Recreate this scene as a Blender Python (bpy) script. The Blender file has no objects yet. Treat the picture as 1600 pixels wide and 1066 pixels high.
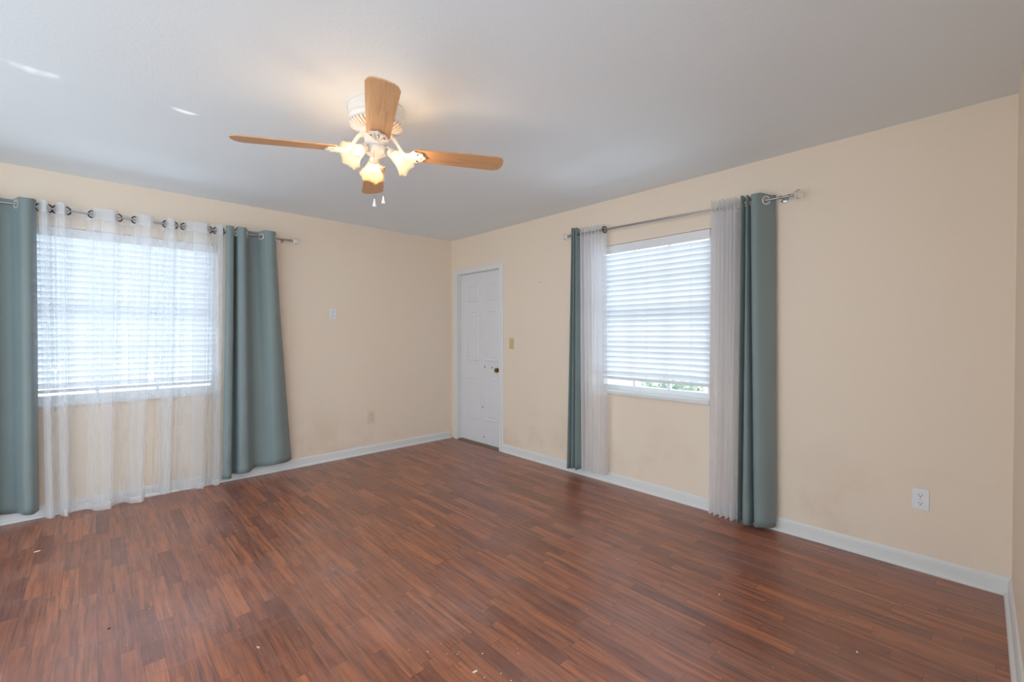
import bpy, bmesh, math, random
from mathutils import Vector, Matrix
random.seed(7)
PI = math.pi
sc = bpy.context.scene
COL = sc.collection

# ------------------------------------------------------------------ camera
cam_d = bpy.data.cameras.new('camera')
cam_d.sensor_width = 36.0
cam_d.lens = 692.662 / 1600 * 36.0
cam_d.clip_start = 0.02
cam = bpy.data.objects.new('camera', cam_d)
COL.objects.link(cam)
F = Vector((0.68664522, 0.72686309, -0.01372561))
Rv = Vector((0.72692269, -0.6867187, -0.00090929))
Uv = Rv.cross(F)
M = Matrix((Rv, Uv, -F)).transposed().to_4x4()
M.translation = Vector((-3.250276, -4.533993, 1.278046))
cam.matrix_world = M
sc.camera = cam

# ------------------------------------------------------------------ world, light, exposure
sc.view_settings.view_transform = 'Standard'
sc.view_settings.look = 'None'
sc.view_settings.gamma = 1.0
sc.view_settings.use_curve_mapping = False
sc.view_settings.exposure = 0.0
sc.cycles.transparent_max_bounces = 24
sc.cycles.max_bounces = 10
sc.cycles.diffuse_bounces = 6
sc.cycles.sample_clamp_indirect = 6.0
WORLD = 2.9
world = bpy.data.worlds.new('world')
sc.world = world
world.use_nodes = True
wn = world.node_tree.nodes
wn['Background'].inputs['Color'].default_value = (0.77, 0.90, 1.0, 1)
wn['Background'].inputs['Strength'].default_value = WORLD


def area(name, loc, direction, sx, sy, watts, color):
    d = bpy.data.lights.new(name, 'AREA')
    d.shape = 'RECTANGLE'
    d.size, d.size_y = sx, sy
    d.energy = watts
    d.color = color
    o = bpy.data.objects.new(name, d)
    COL.objects.link(o)
    o.location = loc
    o.rotation_euler = Vector(direction).to_track_quat('-Z', 'Z' if abs(direction[2]) < .9 else 'Y').to_euler()
    return o


# area lamps added outside the two windows to brighten the ceiling like ground bounce
area('ceiling_fill_left_window', (-3.05, 1.9, -0.15), (0, -0.8, 0.6), 3.0, 1.6, 85, (0.72, 0.86, 1.0)).data.spread = math.radians(100)
area('ceiling_fill_right_window', (1.9, -2.66, -0.15), (-0.8, 0, 0.6), 2.6, 1.6, 62, (0.72, 0.86, 1.0)).data.spread = math.radians(100)


def streak_spot(x, watts, size, x_from):
    """spot lamp added outdoors, below the left window, to throw a streak on the ceiling"""
    d = bpy.data.lights.new('ceiling_streak_spot', 'SPOT')
    d.energy, d.color = watts, (0.95, 0.97, 1.0)
    d.spot_size, d.spot_blend, d.shadow_soft_size = math.radians(size), 0.8, 0.004
    o = bpy.data.objects.new('ceiling_streak_spot', d)
    COL.objects.link(o)
    o.location = (x_from, 0.83, 0.24)
    o.scale = (1, 0.65, 1)
    o.rotation_euler = (Vector((x, -1.73, 2.44)) - o.location).to_track_quat('-Z', 'Y').to_euler()


for x, watts, size, xf in ((-3.42, 360, 4.2, -3.45), (-3.14, 120, 2.6, -3.12), (-2.89, 420, 3.0, -2.93), (-2.77, 300, 1.6, -2.80), (-2.57, 260, 1.6, -2.6)):
    streak_spot(x, watts, size, xf)

# ------------------------------------------------------------------ dimensions
H = 2.44
W = 4.647           # near wall plane y = -W
XL = -4.75          # far left wall plane
T = 0.14
LW = (-3.64, -2.46, 0.795, 2.055)      # left window opening x0,x1,z0,z1
RW = (-3.185, -2.14, 0.795, 2.05)      # right window opening y0,y1,z0,z1
DR = (-0.905, -0.13, 0.0, 2.015)      # door opening


# ------------------------------------------------------------------ materials
def lin(r, g, b):
    def f(c):
        c /= 255.0
        return c / 12.92 if c <= 0.04045 else ((c + 0.055) / 1.055) ** 2.4
    return (f(r), f(g), f(b), 1.0)


def mat(name, color, rough=0.5, metal=0.0, spec=0.5, bump=None, **kw):
    m = bpy.data.materials.new(name)
    m.use_nodes = True
    b = m.node_tree.nodes['Principled BSDF']
    b.inputs['Base Color'].default_value = color
    b.inputs['Roughness'].default_value = rough
    b.inputs['Metallic'].default_value = metal
    b.inputs['Specular IOR Level'].default_value = spec
    for k, v in kw.items():
        b.inputs[k.replace('_', ' ')].default_value = v
    nt = m.node_tree
    if bump:
        scale, strength, dist = bump
        tc = nt.nodes.new('ShaderNodeTexCoord')
        n = nt.nodes.new('ShaderNodeTexNoise')
        n.inputs['Scale'].default_value = scale
        n.inputs['Detail'].default_value = 3
        nt.links.new(tc.outputs['Object'], n.inputs['Vector'])
        bp = nt.nodes.new('ShaderNodeBump')
        bp.inputs['Strength'].default_value = strength
        bp.inputs['Distance'].default_value = dist
        nt.links.new(n.outputs['Fac'], bp.inputs['Height'])
        nt.links.new(bp.outputs['Normal'], b.inputs['Normal'])
    return m


class N:
    """tiny node-graph helper"""
    def __init__(self, m):
        self.nt = m.node_tree

    def new(self, t, **props):
        n = self.nt.nodes.new(t)
        for k, v in props.items():
            setattr(n, k, v)
        return n

    def link(self, a, b):
        self.nt.links.new(a, b)

    def math(self, op, a, b=None, c=None, clamp=False):
        n = self.new('ShaderNodeMath', operation=op, use_clamp=clamp)
        for i, v in enumerate((a, b, c)):
            if v is None:
                continue
            if isinstance(v, (int, float)):
                n.inputs[i].default_value = v
            else:
                self.link(v, n.inputs[i])
        return n.outputs[0]

    def mix(self, fac, a, b, blend='MIX'):
        n = self.new('ShaderNodeMix', data_type='RGBA', blend_type=blend)
        for i, v in ((0, fac), (6, a), (7, b)):
            if isinstance(v, (int, float)):
                n.inputs[i].default_value = v
            elif isinstance(v, tuple):
                n.inputs[i].default_value = v
            else:
                self.link(v, n.inputs[i])
        return n.outputs[2]

    def noise(self, vec, scale, detail=2.0, rough=0.5):
        n = self.new('ShaderNodeTexNoise')
        n.inputs['Scale'].default_value = scale
        n.inputs['Detail'].default_value = detail
        n.inputs['Roughness'].default_value = rough
        self.link(vec, n.inputs['Vector'])
        return n.outputs['Fac']

    def ramp(self, fac, stops):
        n = self.new('ShaderNodeValToRGB')
        el = n.color_ramp.elements
        while len(el) < len(stops):
            el.new(0.5)
        for e, (p, c) in zip(el, stops):
            e.position = p
            e.color = c
        self.link(fac, n.inputs['Fac'])
        return n.outputs['Color']

    def comb(self, x, y, z=0.0):
        n = self.new('ShaderNodeCombineXYZ')
        for i, v in enumerate((x, y, z)):
            if isinstance(v, (int, float)):
                n.inputs[i].default_value = v
            else:
                self.link(v, n.inputs[i])
        return n.outputs[0]


def wall_material():
    m = mat('cream_wall_paint', lin(238, 226, 207), 0.62, spec=0.3)
    g = N(m)
    b = m.node_tree.nodes['Principled BSDF']
    tc = g.new('ShaderNodeTexCoord').outputs['Object']
    sep = g.new('ShaderNodeSeparateXYZ')
    g.link(tc, sep.inputs[0])
    # worn, scuffed paint: broad patches, denser low down, with streaky edges
    patch = g.noise(tc, 1.7, 4, 0.6)
    fine = g.noise(tc, 26, 3, 0.6)
    low = g.math('MULTIPLY_ADD', sep.outputs['Z'], -1.5, 1.05, clamp=True)
    k = g.math('MULTIPLY', g.math('SUBTRACT', patch, 0.5, clamp=True), 3.6, clamp=True)
    k = g.math('MULTIPLY', g.math('MULTIPLY', k, low), g.math('MULTIPLY_ADD', fine, 0.8, 0.1), clamp=True)
    c1 = g.mix(g.math('MULTIPLY', patch, 0.35), lin(238, 222, 203), lin(233, 215, 192))
    c2 = g.mix(g.math('MULTIPLY', k, 0.7), c1, lin(168, 128, 88))
    g.link(c2, b.inputs['Base Color'])
    bp = g.new('ShaderNodeBump')
    bp.inputs['Strength'].default_value = 0.25
    bp.inputs['Distance'].default_value = 0.002
    g.link(g.noise(tc, 120, 2), bp.inputs['Height'])
    g.link(bp.outputs['Normal'], b.inputs['Normal'])
    return m


def floor_material():
    m = mat('red_brown_laminate', lin(130, 70, 48), 0.4, spec=0.75)
    g = N(m)
    b = m.node_tree.nodes['Principled BSDF']
    tc = g.new('ShaderNodeTexCoord').outputs['Object']
    sep = g.new('ShaderNodeSeparateXYZ')
    g.link(tc, sep.inputs[0])
    X, Y = sep.outputs['X'], sep.outputs['Y']
    w = 0.065
    u = g.math('DIVIDE', X, w)
    row = g.math('FLOOR', u)
    wn1 = g.new('ShaderNodeTexWhiteNoise', noise_dimensions='1D')
    g.link(row, wn1.inputs['W'])
    v = g.math('ADD', g.math('DIVIDE', Y, 0.46), g.math('MULTIPLY', wn1.outputs['Value'], 7.0))
    brd = g.math('FLOOR', v)
    wn2 = g.new('ShaderNodeTexWhiteNoise', noise_dimensions='2D')
    g.link(g.comb(row, brd), wn2.inputs['Vector'])
    rnd = wn2.outputs['Value']
    base = g.ramp(rnd, [(0.0, lin(124, 70, 50)), (0.25, lin(158, 90, 58)), (0.55, lin(168, 98, 62)),
                        (0.8, lin(184, 110, 70)), (1.0, lin(138, 82, 62))])
    # long grain, offset board by board
    gv = g.comb(g.math('MULTIPLY', X, 46.0), g.math('ADD', g.math('MULTIPLY', Y, 2.6), g.math('MULTIPLY', rnd, 60.0)),
                g.math('MULTIPLY', rnd, 31.0))
    grain = g.noise(gv, 1.0, 5, 0.65)
    gv2 = g.comb(g.math('MULTIPLY', X, 190.0), g.math('ADD', g.math('MULTIPLY', Y, 5.0), g.math('MULTIPLY', rnd, 90.0)), 0.0)
    pores = g.noise(gv2, 1.0, 2, 0.5)
    c = g.mix(g.math('MULTIPLY', g.math('SUBTRACT', 0.60, grain, clamp=True), 3.4, clamp=True), base, lin(96, 54, 42))
    c = g.mix(g.math('MULTIPLY', g.math('SUBTRACT', pores, 0.52, clamp=True), 2.4, clamp=True), c, lin(180, 112, 80))
    # seams between strips and at board ends
    fu = g.math('FRACT', u)
    fv = g.math('FRACT', v)
    su = g.math('LESS_THAN', g.math('MINIMUM', fu, g.math('SUBTRACT', 1.0, fu)), 0.016)
    sv = g.math('LESS_THAN', g.math('MINIMUM', fv, g.math('SUBTRACT', 1.0, fv)), 0.003)
    seam = g.math('MAXIMUM', su, sv)
    c = g.mix(g.math('MULTIPLY', seam, 0.45), c, lin(60, 28, 22))
    # buckled cross joints of the laminate rows (worn reddish lines across the room)
    joints = None
    for jy, jw in ((-2.40, 0.02), (-1.36, 0.012), (-0.78, 0.012), (-3.62, 0.012)):
        wob = g.math('MULTIPLY', g.math('SUBTRACT', g.noise(g.comb(X, jy, 0.0), 2.5, 2), 0.5), 0.07)
        d = g.math('ABSOLUTE', g.math('SUBTRACT', g.math('ADD', Y, wob), jy))
        k = g.math('SUBTRACT', 1.0, g.math('DIVIDE', d, jw), clamp=True)
        joints = k if joints is None else g.math('MAXIMUM', joints, k)
    broken = g.math('MULTIPLY', g.math('SUBTRACT', g.noise(tc, 3.1, 3), 0.42, clamp=True), 5.0, clamp=True)
    joints = g.math('MULTIPLY', joints, broken)
    c = g.mix(g.math('MULTIPLY', joints, 0.55), c, lin(156, 94, 72))
    # dust and window haze put into the colour: broad dull patches and fine scratches
    d1 = g.noise(tc, 1.15, 5, 0.62)
    d2 = g.noise(tc, 11.0, 4, 0.7)
    dust = g.math('MULTIPLY', g.math('MULTIPLY', g.math('SUBTRACT', d1, 0.45, clamp=True), 3.2, clamp=True),
                  g.math('MULTIPLY_ADD', d2, 1.1, -0.05, clamp=True), clamp=True)
    c = g.mix(g.math('MULTIPLY', dust, 0.62), c, lin(182, 154, 150))
    # worn, greyed areas with soft edges and fine pale scuffs
    worn = g.math('MULTIPLY', g.math('SUBTRACT', g.noise(tc, 2.6, 3, 0.55), 0.5, clamp=True), 2.6, clamp=True)
    c = g.mix(g.math('MULTIPLY', worn, 0.28), c, lin(126, 86, 74))
    mp = g.new('ShaderNodeMapping')
    mp.inputs['Rotation'].default_value = (0, 0, 0.7)
    mp.inputs['Scale'].default_value = (9, 70, 1)
    g.link(tc, mp.inputs['Vector'])
    scuff = g.math('MULTIPLY', g.math('SUBTRACT', g.noise(mp.outputs[0], 1.0, 3, 0.6), 0.66, clamp=True), 9.0, clamp=True)
    speck = g.math('MULTIPLY', g.math('SUBTRACT', g.noise(tc, 130.0, 2, 0.6), 0.69, clamp=True), 14.0, clamp=True)
    c = g.mix(g.math('MULTIPLY', g.math('MAXIMUM', scuff, speck), 0.28), c, lin(214, 180, 160))
    g.link(c, b.inputs['Base Color'])
    r = g.math('ADD', g.math('MULTIPLY_ADD', dust, 0.16, 0.33), g.math('MULTIPLY', grain, 0.10))
    g.link(r, b.inputs['Roughness'])
    bp = g.new('ShaderNodeBump')
    bp.inputs['Strength'].default_value = 0.35
    bp.inputs['Distance'].default_value = 0.0015
    hgt = g.math('SUBTRACT', g.math('MULTIPLY', grain, 0.35), g.math('MULTIPLY', seam, 0.8))
    hgt = g.math('ADD', hgt, g.math('MULTIPLY', joints, 1.5))
    g.link(hgt, bp.inputs['Height'])
    g.link(bp.outputs['Normal'], b.inputs['Normal'])
    return m


def wood_blade_material():
    m = mat('oak_fan_blade', lin(176, 122, 76), 0.42)
    g = N(m)
    b = m.node_tree.nodes['Principled BSDF']
    tc = g.new('ShaderNodeTexCoord').outputs['Object']
    sep = g.new('ShaderNodeSeparateXYZ')
    g.link(tc, sep.inputs[0])
    v = g.comb(g.math('MULTIPLY', sep.outputs['X'], 3.0), g.math('MULTIPLY', sep.outputs['Y'], 60.0), 0.0)
    c = g.ramp(g.noise(v, 1.0, 4, 0.6), [(0.3, lin(178, 130, 88)), (0.5, lin(212, 164, 118)), (0.7, lin(192, 144, 100))])
    g.link(c, b.inputs['Base Color'])
    return m


def sheet_mix(name, color, transp, transl, rough_noise=None):
    """cloth / glass-like thin sheet: transparent + translucent + diffuse"""
    m = bpy.data.materials.new(name)
    m.use_nodes = True
    g = N(m)
    nt = m.node_tree
    nt.nodes.remove(nt.nodes['Principled BSDF'])
    out = nt.nodes['Material Output']
    tr = g.new('ShaderNodeBsdfTransparent')
    tl = g.new('ShaderNodeBsdfTranslucent')
    df = g.new('ShaderNodeBsdfDiffuse')
    tl.inputs['Color'].default_value = color
    df.inputs['Color'].default_value = color
    a = g.new('ShaderNodeMixShader')
    a.inputs[0].default_value = transl
    g.link(df.outputs[0], a.inputs[1])
    g.link(tl.outputs[0], a.inputs[2])
    s = g.new('ShaderNodeMixShader')
    if rough_noise:
        # weave: the sheet is denser when seen at a grazing angle
        lw = g.new('ShaderNodeLayerWeight')
        lw.inputs['Blend'].default_value = 0.5
        f = g.math('POWER', g.math('SUBTRACT', 1.0, lw.outputs['Facing'], clamp=True), 0.5)
        g.link(g.math('MULTIPLY', f, transp, clamp=True), s.inputs[0])
    else:
        s.inputs[0].default_value = transp
    g.link(a.outputs[0], s.inputs[1])
    g.link(tr.outputs[0], s.inputs[2])
    g.link(s.outputs[0], out.inputs['Surface'])
    return m


def emit_mat(name, color, strength):
    m = mat(name, color, 0.4)
    b = m.node_tree.nodes['Principled BSDF']
    b.inputs['Emission Color'].default_value = color
    b.inputs['Emission Strength'].default_value = strength
    return m


def teal_material():
    m = mat('teal_blackout_cloth', lin(112, 136, 140), 0.55, spec=0.35, Sheen_Weight=0.15)
    g = N(m)
    b = m.node_tree.nodes['Principled BSDF']
    tc = g.new('ShaderNodeTexCoord').outputs['Object']
    mp = g.new('ShaderNodeMapping')
    mp.inputs['Scale'].default_value = (500, 500, 160)
    g.link(tc, mp.inputs['Vector'])
    bp = g.new('ShaderNodeBump')
    bp.inputs['Strength'].default_value = 0.12
    bp.inputs['Distance'].default_value = 0.0006
    g.link(g.noise(mp.outputs[0], 1.0, 2), bp.inputs['Height'])
    g.link(bp.outputs['Normal'], b.inputs['Normal'])
    n = g.noise(tc, 4.0, 3)
    g.link(g.mix(n, lin(124, 138, 138), lin(134, 147, 146)), b.inputs['Base Color'])
    return m


def brick_material():
    m = mat('pale_brick', lin(214, 196, 178), 0.8)
    g = N(m)
    b = m.node_tree.nodes['Principled BSDF']
    tc = g.new('ShaderNodeTexCoord').outputs['Object']
    sep = g.new('ShaderNodeSeparateXYZ')
    g.link(tc, sep.inputs[0])
    br = g.new('ShaderNodeTexBrick')
    br.inputs['Scale'].default_value = 4.5
    br.inputs['Color1'].default_value = lin(232, 222, 212)
    br.inputs['Color2'].default_value = lin(222, 208, 196)
    br.inputs['Mortar'].default_value = lin(238, 234, 228)
    g.link(g.comb(sep.outputs['Y'], sep.outputs['Z']), br.inputs['Vector'])
    g.link(br.outputs['Color'], b.inputs['Base Color'])
    return m


M_wall = wall_material()
M_ceil = mat('white_ceiling_paint', lin(232, 239, 242), 0.75, spec=0.2, bump=(70, 0.25, 0.003))
M_floor = floor_material()
for k_, v_ in (('Coat Weight', 0.3), ('Coat Roughness', 0.27), ('Coat IOR', 1.6)):
    M_floor.node_tree.nodes['Principled BSDF'].inputs[k_].default_value = v_
M_trim = mat('white_semigloss_trim', lin(226, 226, 224), 0.4, bump=(18, 0.1, 0.002))
M_door = mat('white_door_paint', lin(226, 226, 228), 0.4)
M_vinyl = mat('white_window_vinyl', lin(232, 234, 236), 0.35)
M_thresh = mat('grey_worn_threshold', lin(128, 112, 98), 0.6, bump=(40, 0.4, 0.003))
M_brass = mat('antique_brass', lin(138, 110, 62), 0.3, metal=1.0)
M_dark = mat('dark_hole', lin(66, 62, 60), 0.8)
M_nickel = mat('brushed_nickel', lin(176, 176, 178), 0.28, metal=1.0)
M_bronze = mat('dark_pewter_ring', lin(52, 56, 62), 0.4, metal=0.4)
M_silver = mat('white_silver_ring', lin(222, 226, 226), 0.3, metal=0.35)
M_crystal = mat('clear_crystal', (0.97, 0.98, 1, 1), 0.03, Transmission_Weight=1.0, IOR=1.45)
M_teal = teal_material()
M_sheer = sheet_mix('white_sheer_voile', (0.86, 0.87, 0.9, 1), 0.78, 0.45, True)
M_dense = sheet_mix('white_sheer_voile_gathered', (0.92, 0.92, 0.94, 1), 0.34, 0.55, True)
M_hem = sheet_mix('white_sheer_hem', (0.88, 0.89, 0.91, 1), 0.4, 0.45)
M_slat = sheet_mix('white_translucent_slat', (0.84, 0.87, 0.91, 1), 0.0, 0.17)
M_cord = mat('white_blind_cord', lin(225, 228, 232), 0.7)
M_glass = sheet_mix('window_glass', (0.9, 0.95, 1, 1), 0.93, 0.0)
M_white = mat('white_fan_enamel', lin(226, 221, 214), 0.3)
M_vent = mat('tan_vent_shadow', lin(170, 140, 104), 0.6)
M_blade = wood_blade_material()
M_shade = sheet_mix('frosted_amber_glass', (0.84, 0.66, 0.42, 1), 0.68, 0.6)
M_bulb = emit_mat('warm_bulb', (1.0, 0.80, 0.52, 1), 5.0)
M_almond = mat('almond_plastic', lin(214, 190, 140), 0.4)
M_beige = mat('beige_plastic', lin(226, 208, 184), 0.45)
M_wplate = mat('white_plastic', lin(232, 234, 236), 0.35)
M_slot = mat('black_slot', lin(40, 40, 42), 0.7)
M_chip = mat('white_paint_chip', lin(232, 220, 204), 0.8)
M_twig = mat('dark_crumb', lin(46, 34, 30), 0.9)
M_straw = mat('pale_splinter', lin(206, 172, 128), 0.8)
M_brick = brick_material()
M_ground = mat('pale_paving', lin(160, 158, 152), 0.9, bump=(12, 0.4, 0.02))
M_leaf = mat('shrub_leaf', lin(160, 180, 156), 0.6)


# ------------------------------------------------------------------ mesh helpers
def new_obj(name, bm, m, parent=None, smooth=False, origin=None):
    """link bm as one mesh; origin (world) is subtracted so that the mesh hangs off its parent's base"""
    if origin is not None:
        bmesh.ops.translate(bm, verts=bm.verts, vec=-Vector(origin))
    bmesh.ops.recalc_face_normals(bm, faces=bm.faces)
    me = bpy.data.meshes.new(name)
    bm.to_mesh(me)
    bm.free()
    me.materials.append(m)
    if smooth:
        for p in me.polygons:
            p.use_smooth = True
        if smooth != 'all':
            try:
                me.set_sharp_from_angle(angle=math.radians(smooth if smooth is not True else 40))
            except Exception:
                pass
    o = bpy.data.objects.new(name, me)
    COL.objects.link(o)
    if parent:
        o.parent = parent
    elif origin is not None:
        o.location = origin
    return o


def thing(name, label, cat, loc=(0, 0, 0), group=None):
    o = bpy.data.objects.new(name, None)
    COL.objects.link(o)
    o.location = loc
    o.empty_display_size = 0.1
    tag(o, label, cat, group)
    return o


def tag(o, label, cat, group=None, kind=None):
    o['label'] = label
    o['category'] = cat
    if group:
        o['group'] = group
    if kind:
        o['kind'] = kind
    return o


def struct(name, bm, m, label=None, parent=None, **kw):
    o = new_obj(name, bm, m, parent, **kw)
    if parent is None:
        o['kind'] = 'structure'
        if label:
            o['label'] = label
            o['category'] = name.split('_')[0]
    return o


def box(bm, x0, x1, y0, y1, z0, z1, bevel=0.0):
    vs = [bm.verts.new((x, y, z)) for x in (x0, x1) for y in (y0, y1) for z in (z0, z1)]
    fs = [(0, 1, 3, 2), (4, 6, 7, 5), (0, 4, 5, 1), (2, 3, 7, 6), (0, 2, 6, 4), (1, 5, 7, 3)]
    faces = [bm.faces.new([vs[i] for i in f]) for f in fs]
    if bevel > 0:
        es = list({e for f in faces for e in f.edges})
        bmesh.ops.bevel(bm, geom=es, offset=bevel, segments=2, affect='EDGES', profile=0.5)


def lathe(bm, prof, seg=32, mtx=None, wave=None, closed=False):
    """profile [(r,z)], revolved about z; wave(theta, i, r, z)->(r,z) lets the rim ruffle"""
    rings = []
    for i, (r, z) in enumerate(prof):
        ring = []
        for k in range(seg):
            th = 2 * PI * k / seg
            rr, zz = (r, z) if wave is None else wave(th, i, r, z)
            v = Vector((rr * math.cos(th), rr * math.sin(th), zz))
            ring.append(bm.verts.new(mtx @ v if mtx else v))
        rings.append(ring)
    for a, b in zip(rings, rings[1:]):
        for k in range(seg):
            bm.faces.new((a[k], a[(k + 1) % seg], b[(k + 1) % seg], b[k]))
    if closed:
        bm.faces.new(rings[0][::-1])
        bm.faces.new(rings[-1])


def tube(bm, pts, r, seg=10, cap=True):
    pts = [Vector(p) for p in pts]
    rad = r if isinstance(r, (list, tuple)) else [r] * len(pts)
    rings = []
    up = None
    for i, p in enumerate(pts):
        t = (pts[min(i + 1, len(pts) - 1)] - pts[max(i - 1, 0)]).normalized()
        if up is None:
            up = t.orthogonal().normalized()
        else:
            up = (up - t * up.dot(t)).normalized()
        s = t.cross(up)
        rings.append([bm.verts.new(p + rad[i] * (up * math.cos(2 * PI * k / seg) + s * math.sin(2 * PI * k / seg)))
                      for k in range(seg)])
    for a, b in zip(rings, rings[1:]):
        for k in range(seg):
            bm.faces.new((a[k], a[(k + 1) % seg], b[(k + 1) % seg], b[k]))
    if cap:
        bm.faces.new(rings[0][::-1])
        bm.faces.new(rings[-1])


def torus(bm, center, axis, R, r, seg=28, rs=8, flat=1.0):
    q = Vector((0, 0, 1)).rotation_difference(Vector(axis).normalized()).to_matrix()
    rings = []
    for i in range(seg):
        a = 2 * PI * i / seg
        ring = []
        for j in range(rs):
            b = 2 * PI * j / rs
            v = Vector(((R + r * math.cos(b)) * math.cos(a), (R + r * math.cos(b)) * math.sin(a), flat * r * math.sin(b)))
            ring.append(bm.verts.new(Vector(center) + q @ v))
        rings.append(ring)
    for i in range(seg):
        for j in range(rs):
            bm.faces.new((rings[i][j], rings[(i + 1) % seg][j], rings[(i + 1) % seg][(j + 1) % rs], rings[i][(j + 1) % rs]))


def bezier(p0, p1, p2, p3, n=10):
    out = []
    for i in range(n + 1):
        t = i / n
        a = (1 - t) ** 3, 3 * t * (1 - t) ** 2, 3 * t * t * (1 - t), t ** 3
        out.append(sum((Vector(p) * w for p, w in zip((p0, p1, p2, p3), a)), Vector()))
    return out


def catmull(pts, n=8):
    """smooth polyline through 2D points"""
    P = [pts[0]] + list(pts) + [pts[-1]]
    out = []
    for i in range(1, len(P) - 2):
        p0, p1, p2, p3 = P[i - 1], P[i], P[i + 1], P[i + 2]
        for k in range(n):
            t = k / n
            out.append(tuple(0.5 * ((2 * b) + (-a + c) * t + (2 * a - 5 * b + 4 * c - d) * t * t + (-a + 3 * b - 3 * c + d) * t ** 3)
                             for a, b, c, d in zip(p0, p1, p2, p3)))
    out.append(tuple(P[-2]))
    return out


def wall_slab(bm, axis, a0, a1, b0, b1, z0, z1, holes):
    """a wall between a0..a1 along its run, thickness b0..b1, with rectangular holes (a0,a1,z0,z1)"""
    A = sorted({a0, a1, *[h[0] for h in holes], *[h[1] for h in holes]})
    Z = sorted({z0, z1, *[h[2] for h in holes], *[h[3] for h in holes]})
    A = [a for a in A if a0 <= a <= a1]
    Z = [z for z in Z if z0 <= z <= z1]
    solid = {}
    for i in range(len(A) - 1):
        for j in range(len(Z) - 1):
            ca, cz = (A[i] + A[i + 1]) / 2, (Z[j] + Z[j + 1]) / 2
            solid[i, j] = not any(h[0] < ca < h[1] and h[2] < cz < h[3] for h in holes)
    cache = {}

    def v(a, b, z):
        k = (round(a, 5), round(b, 5), round(z, 5))
        if k not in cache:
            cache[k] = bm.verts.new((a, b, z) if axis == 'x' else (b, a, z))
        return cache[k]
    for (i, j), s in solid.items():
        if not s:
            continue
        p, q, r, t = A[i], A[i + 1], Z[j], Z[j + 1]
        for b in (b0, b1):
            bm.faces.new((v(p, b, r), v(q, b, r), v(q, b, t), v(p, b, t)))
        if not solid.get((i - 1, j)):
            bm.faces.new((v(p, b0, r), v(p, b1, r), v(p, b1, t), v(p, b0, t)))
        if not solid.get((i + 1, j)):
            bm.faces.new((v(q, b0, r), v(q, b1, r), v(q, b1, t), v(q, b0, t)))
        if not solid.get((i, j - 1)):
            bm.faces.new((v(p, b0, r), v(q, b0, r), v(q, b1, r), v(p, b1, r)))
        if not solid.get((i, j + 1)):
            bm.faces.new((v(p, b0, t), v(q, b0, t), v(q, b1, t), v(p, b1, t)))


def extrude_profile(bm, prof, p0, p1, out):
    """prof [(offset_from_wall, z)] closed section swept from p0 to p1 (xy), out = unit normal into the room"""
    a = [bm.verts.new((p0[0] + out[0] * o, p0[1] + out[1] * o, z)) for o, z in prof]
    b = [bm.verts.new((p1[0] + out[0] * o, p1[1] + out[1] * o, z)) for o, z in prof]
    n = len(prof)
    for i in range(n):
        bm.faces.new((a[i], a[(i + 1) % n], b[(i + 1) % n], b[i]))
    bm.faces.new(a[::-1])
    bm.faces.new(b)


# ------------------------------------------------------------------ room shell
NEAR_OPEN = (-4.6, -2.35, 0.0, 2.2)
FAR_OPEN = (-4.6, -0.7, 0.0, 2.36)  # unseen opening, added and sized to let more daylight in
bm = bmesh.new(); wall_slab(bm, 'x', XL - T, T, 0.0, T, -0.02, H + .02, [LW]); struct('wall_left', bm, M_wall)
bm = bmesh.new(); wall_slab(bm, 'y', -W - T, 0.0, 0.0, T, -0.02, H + .02, [RW, DR]); struct('wall_right', bm, M_wall)
bm = bmesh.new(); wall_slab(bm, 'x', XL - T, 0.0, -W - T, -W, -0.02, H + .02, [NEAR_OPEN]); struct('wall_near', bm, M_wall)
bm = bmesh.new(); wall_slab(bm, 'y', -W, 0.0, XL - T, XL, -0.02, H + .02, [FAR_OPEN]); struct('wall_far', bm, M_wall)
bm = bmesh.new(); box(bm, XL - T, T, -W - 1.6, T, -0.12, 0.0); struct('floor', bm, M_floor)
bm = bmesh.new(); box(bm, XL - T, T, -W - T, T, H, H + 0.12); struct('ceiling', bm, M_ceil)

# baseboards with a quarter-round shoe, one run per wall stretch
BB = [(0, 0), (0.026, 0), (0.0255, 0.008), (0.022, 0.015), (0.0125, 0.019), (0.0125, 0.062), (0.011, 0.066), (0.011, 0.072),
      (0.006, 0.083), (0, 0.085)]
bm = bmesh.new(); extrude_profile(bm, BB, (XL, 0), (-0.028, 0), (0, -1)); struct('baseboard_left', bm, M_trim)
bm = bmesh.new(); extrude_profile(bm, BB, (0, -0.963), (0, -W), (-1, 0)); struct('baseboard_right', bm, M_trim)
bm = bmesh.new(); extrude_profile(bm, BB, (-0.012, -W), (NEAR_OPEN[1], -W), (0, 1)); struct('baseboard_near', bm, M_trim)

# ------------------------------------------------------------------ door
bm = bmesh.new()
box(bm, 0.048, 0.088, -0.897, -0.138, 0.012, 2.007)
door = struct('door_1', bm, M_door)


def door_panel(y0, y1, z0, z1):
    b = bmesh.new()
    X = 0.048
    steps = [(0.0, 0.0), (0.006, -0.006), (0.016, -0.006), (0.020, 0.004), (0.030, 0.004), (0.045, -0.003)]
    rings = []
    for ins, dx in steps:
        rings.append([b.verts.new((X + dx, y, z)) for y, z in ((y0 + ins, z0 + ins), (y1 - ins, z0 + ins), (y1 - ins, z1 - ins), (y0 + ins, z1 - ins))])
    for p, q in zip(rings, rings[1:]):
        for k in range(4):
            b.faces.new((p[k], p[(k + 1) % 4], q[(k + 1) % 4], q[k]))
    b.faces.new(rings[-1])
    bmesh.ops.recalc_face_normals(b, faces=b.faces)
    new_obj('door_panel', b, M_door, door)


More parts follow.
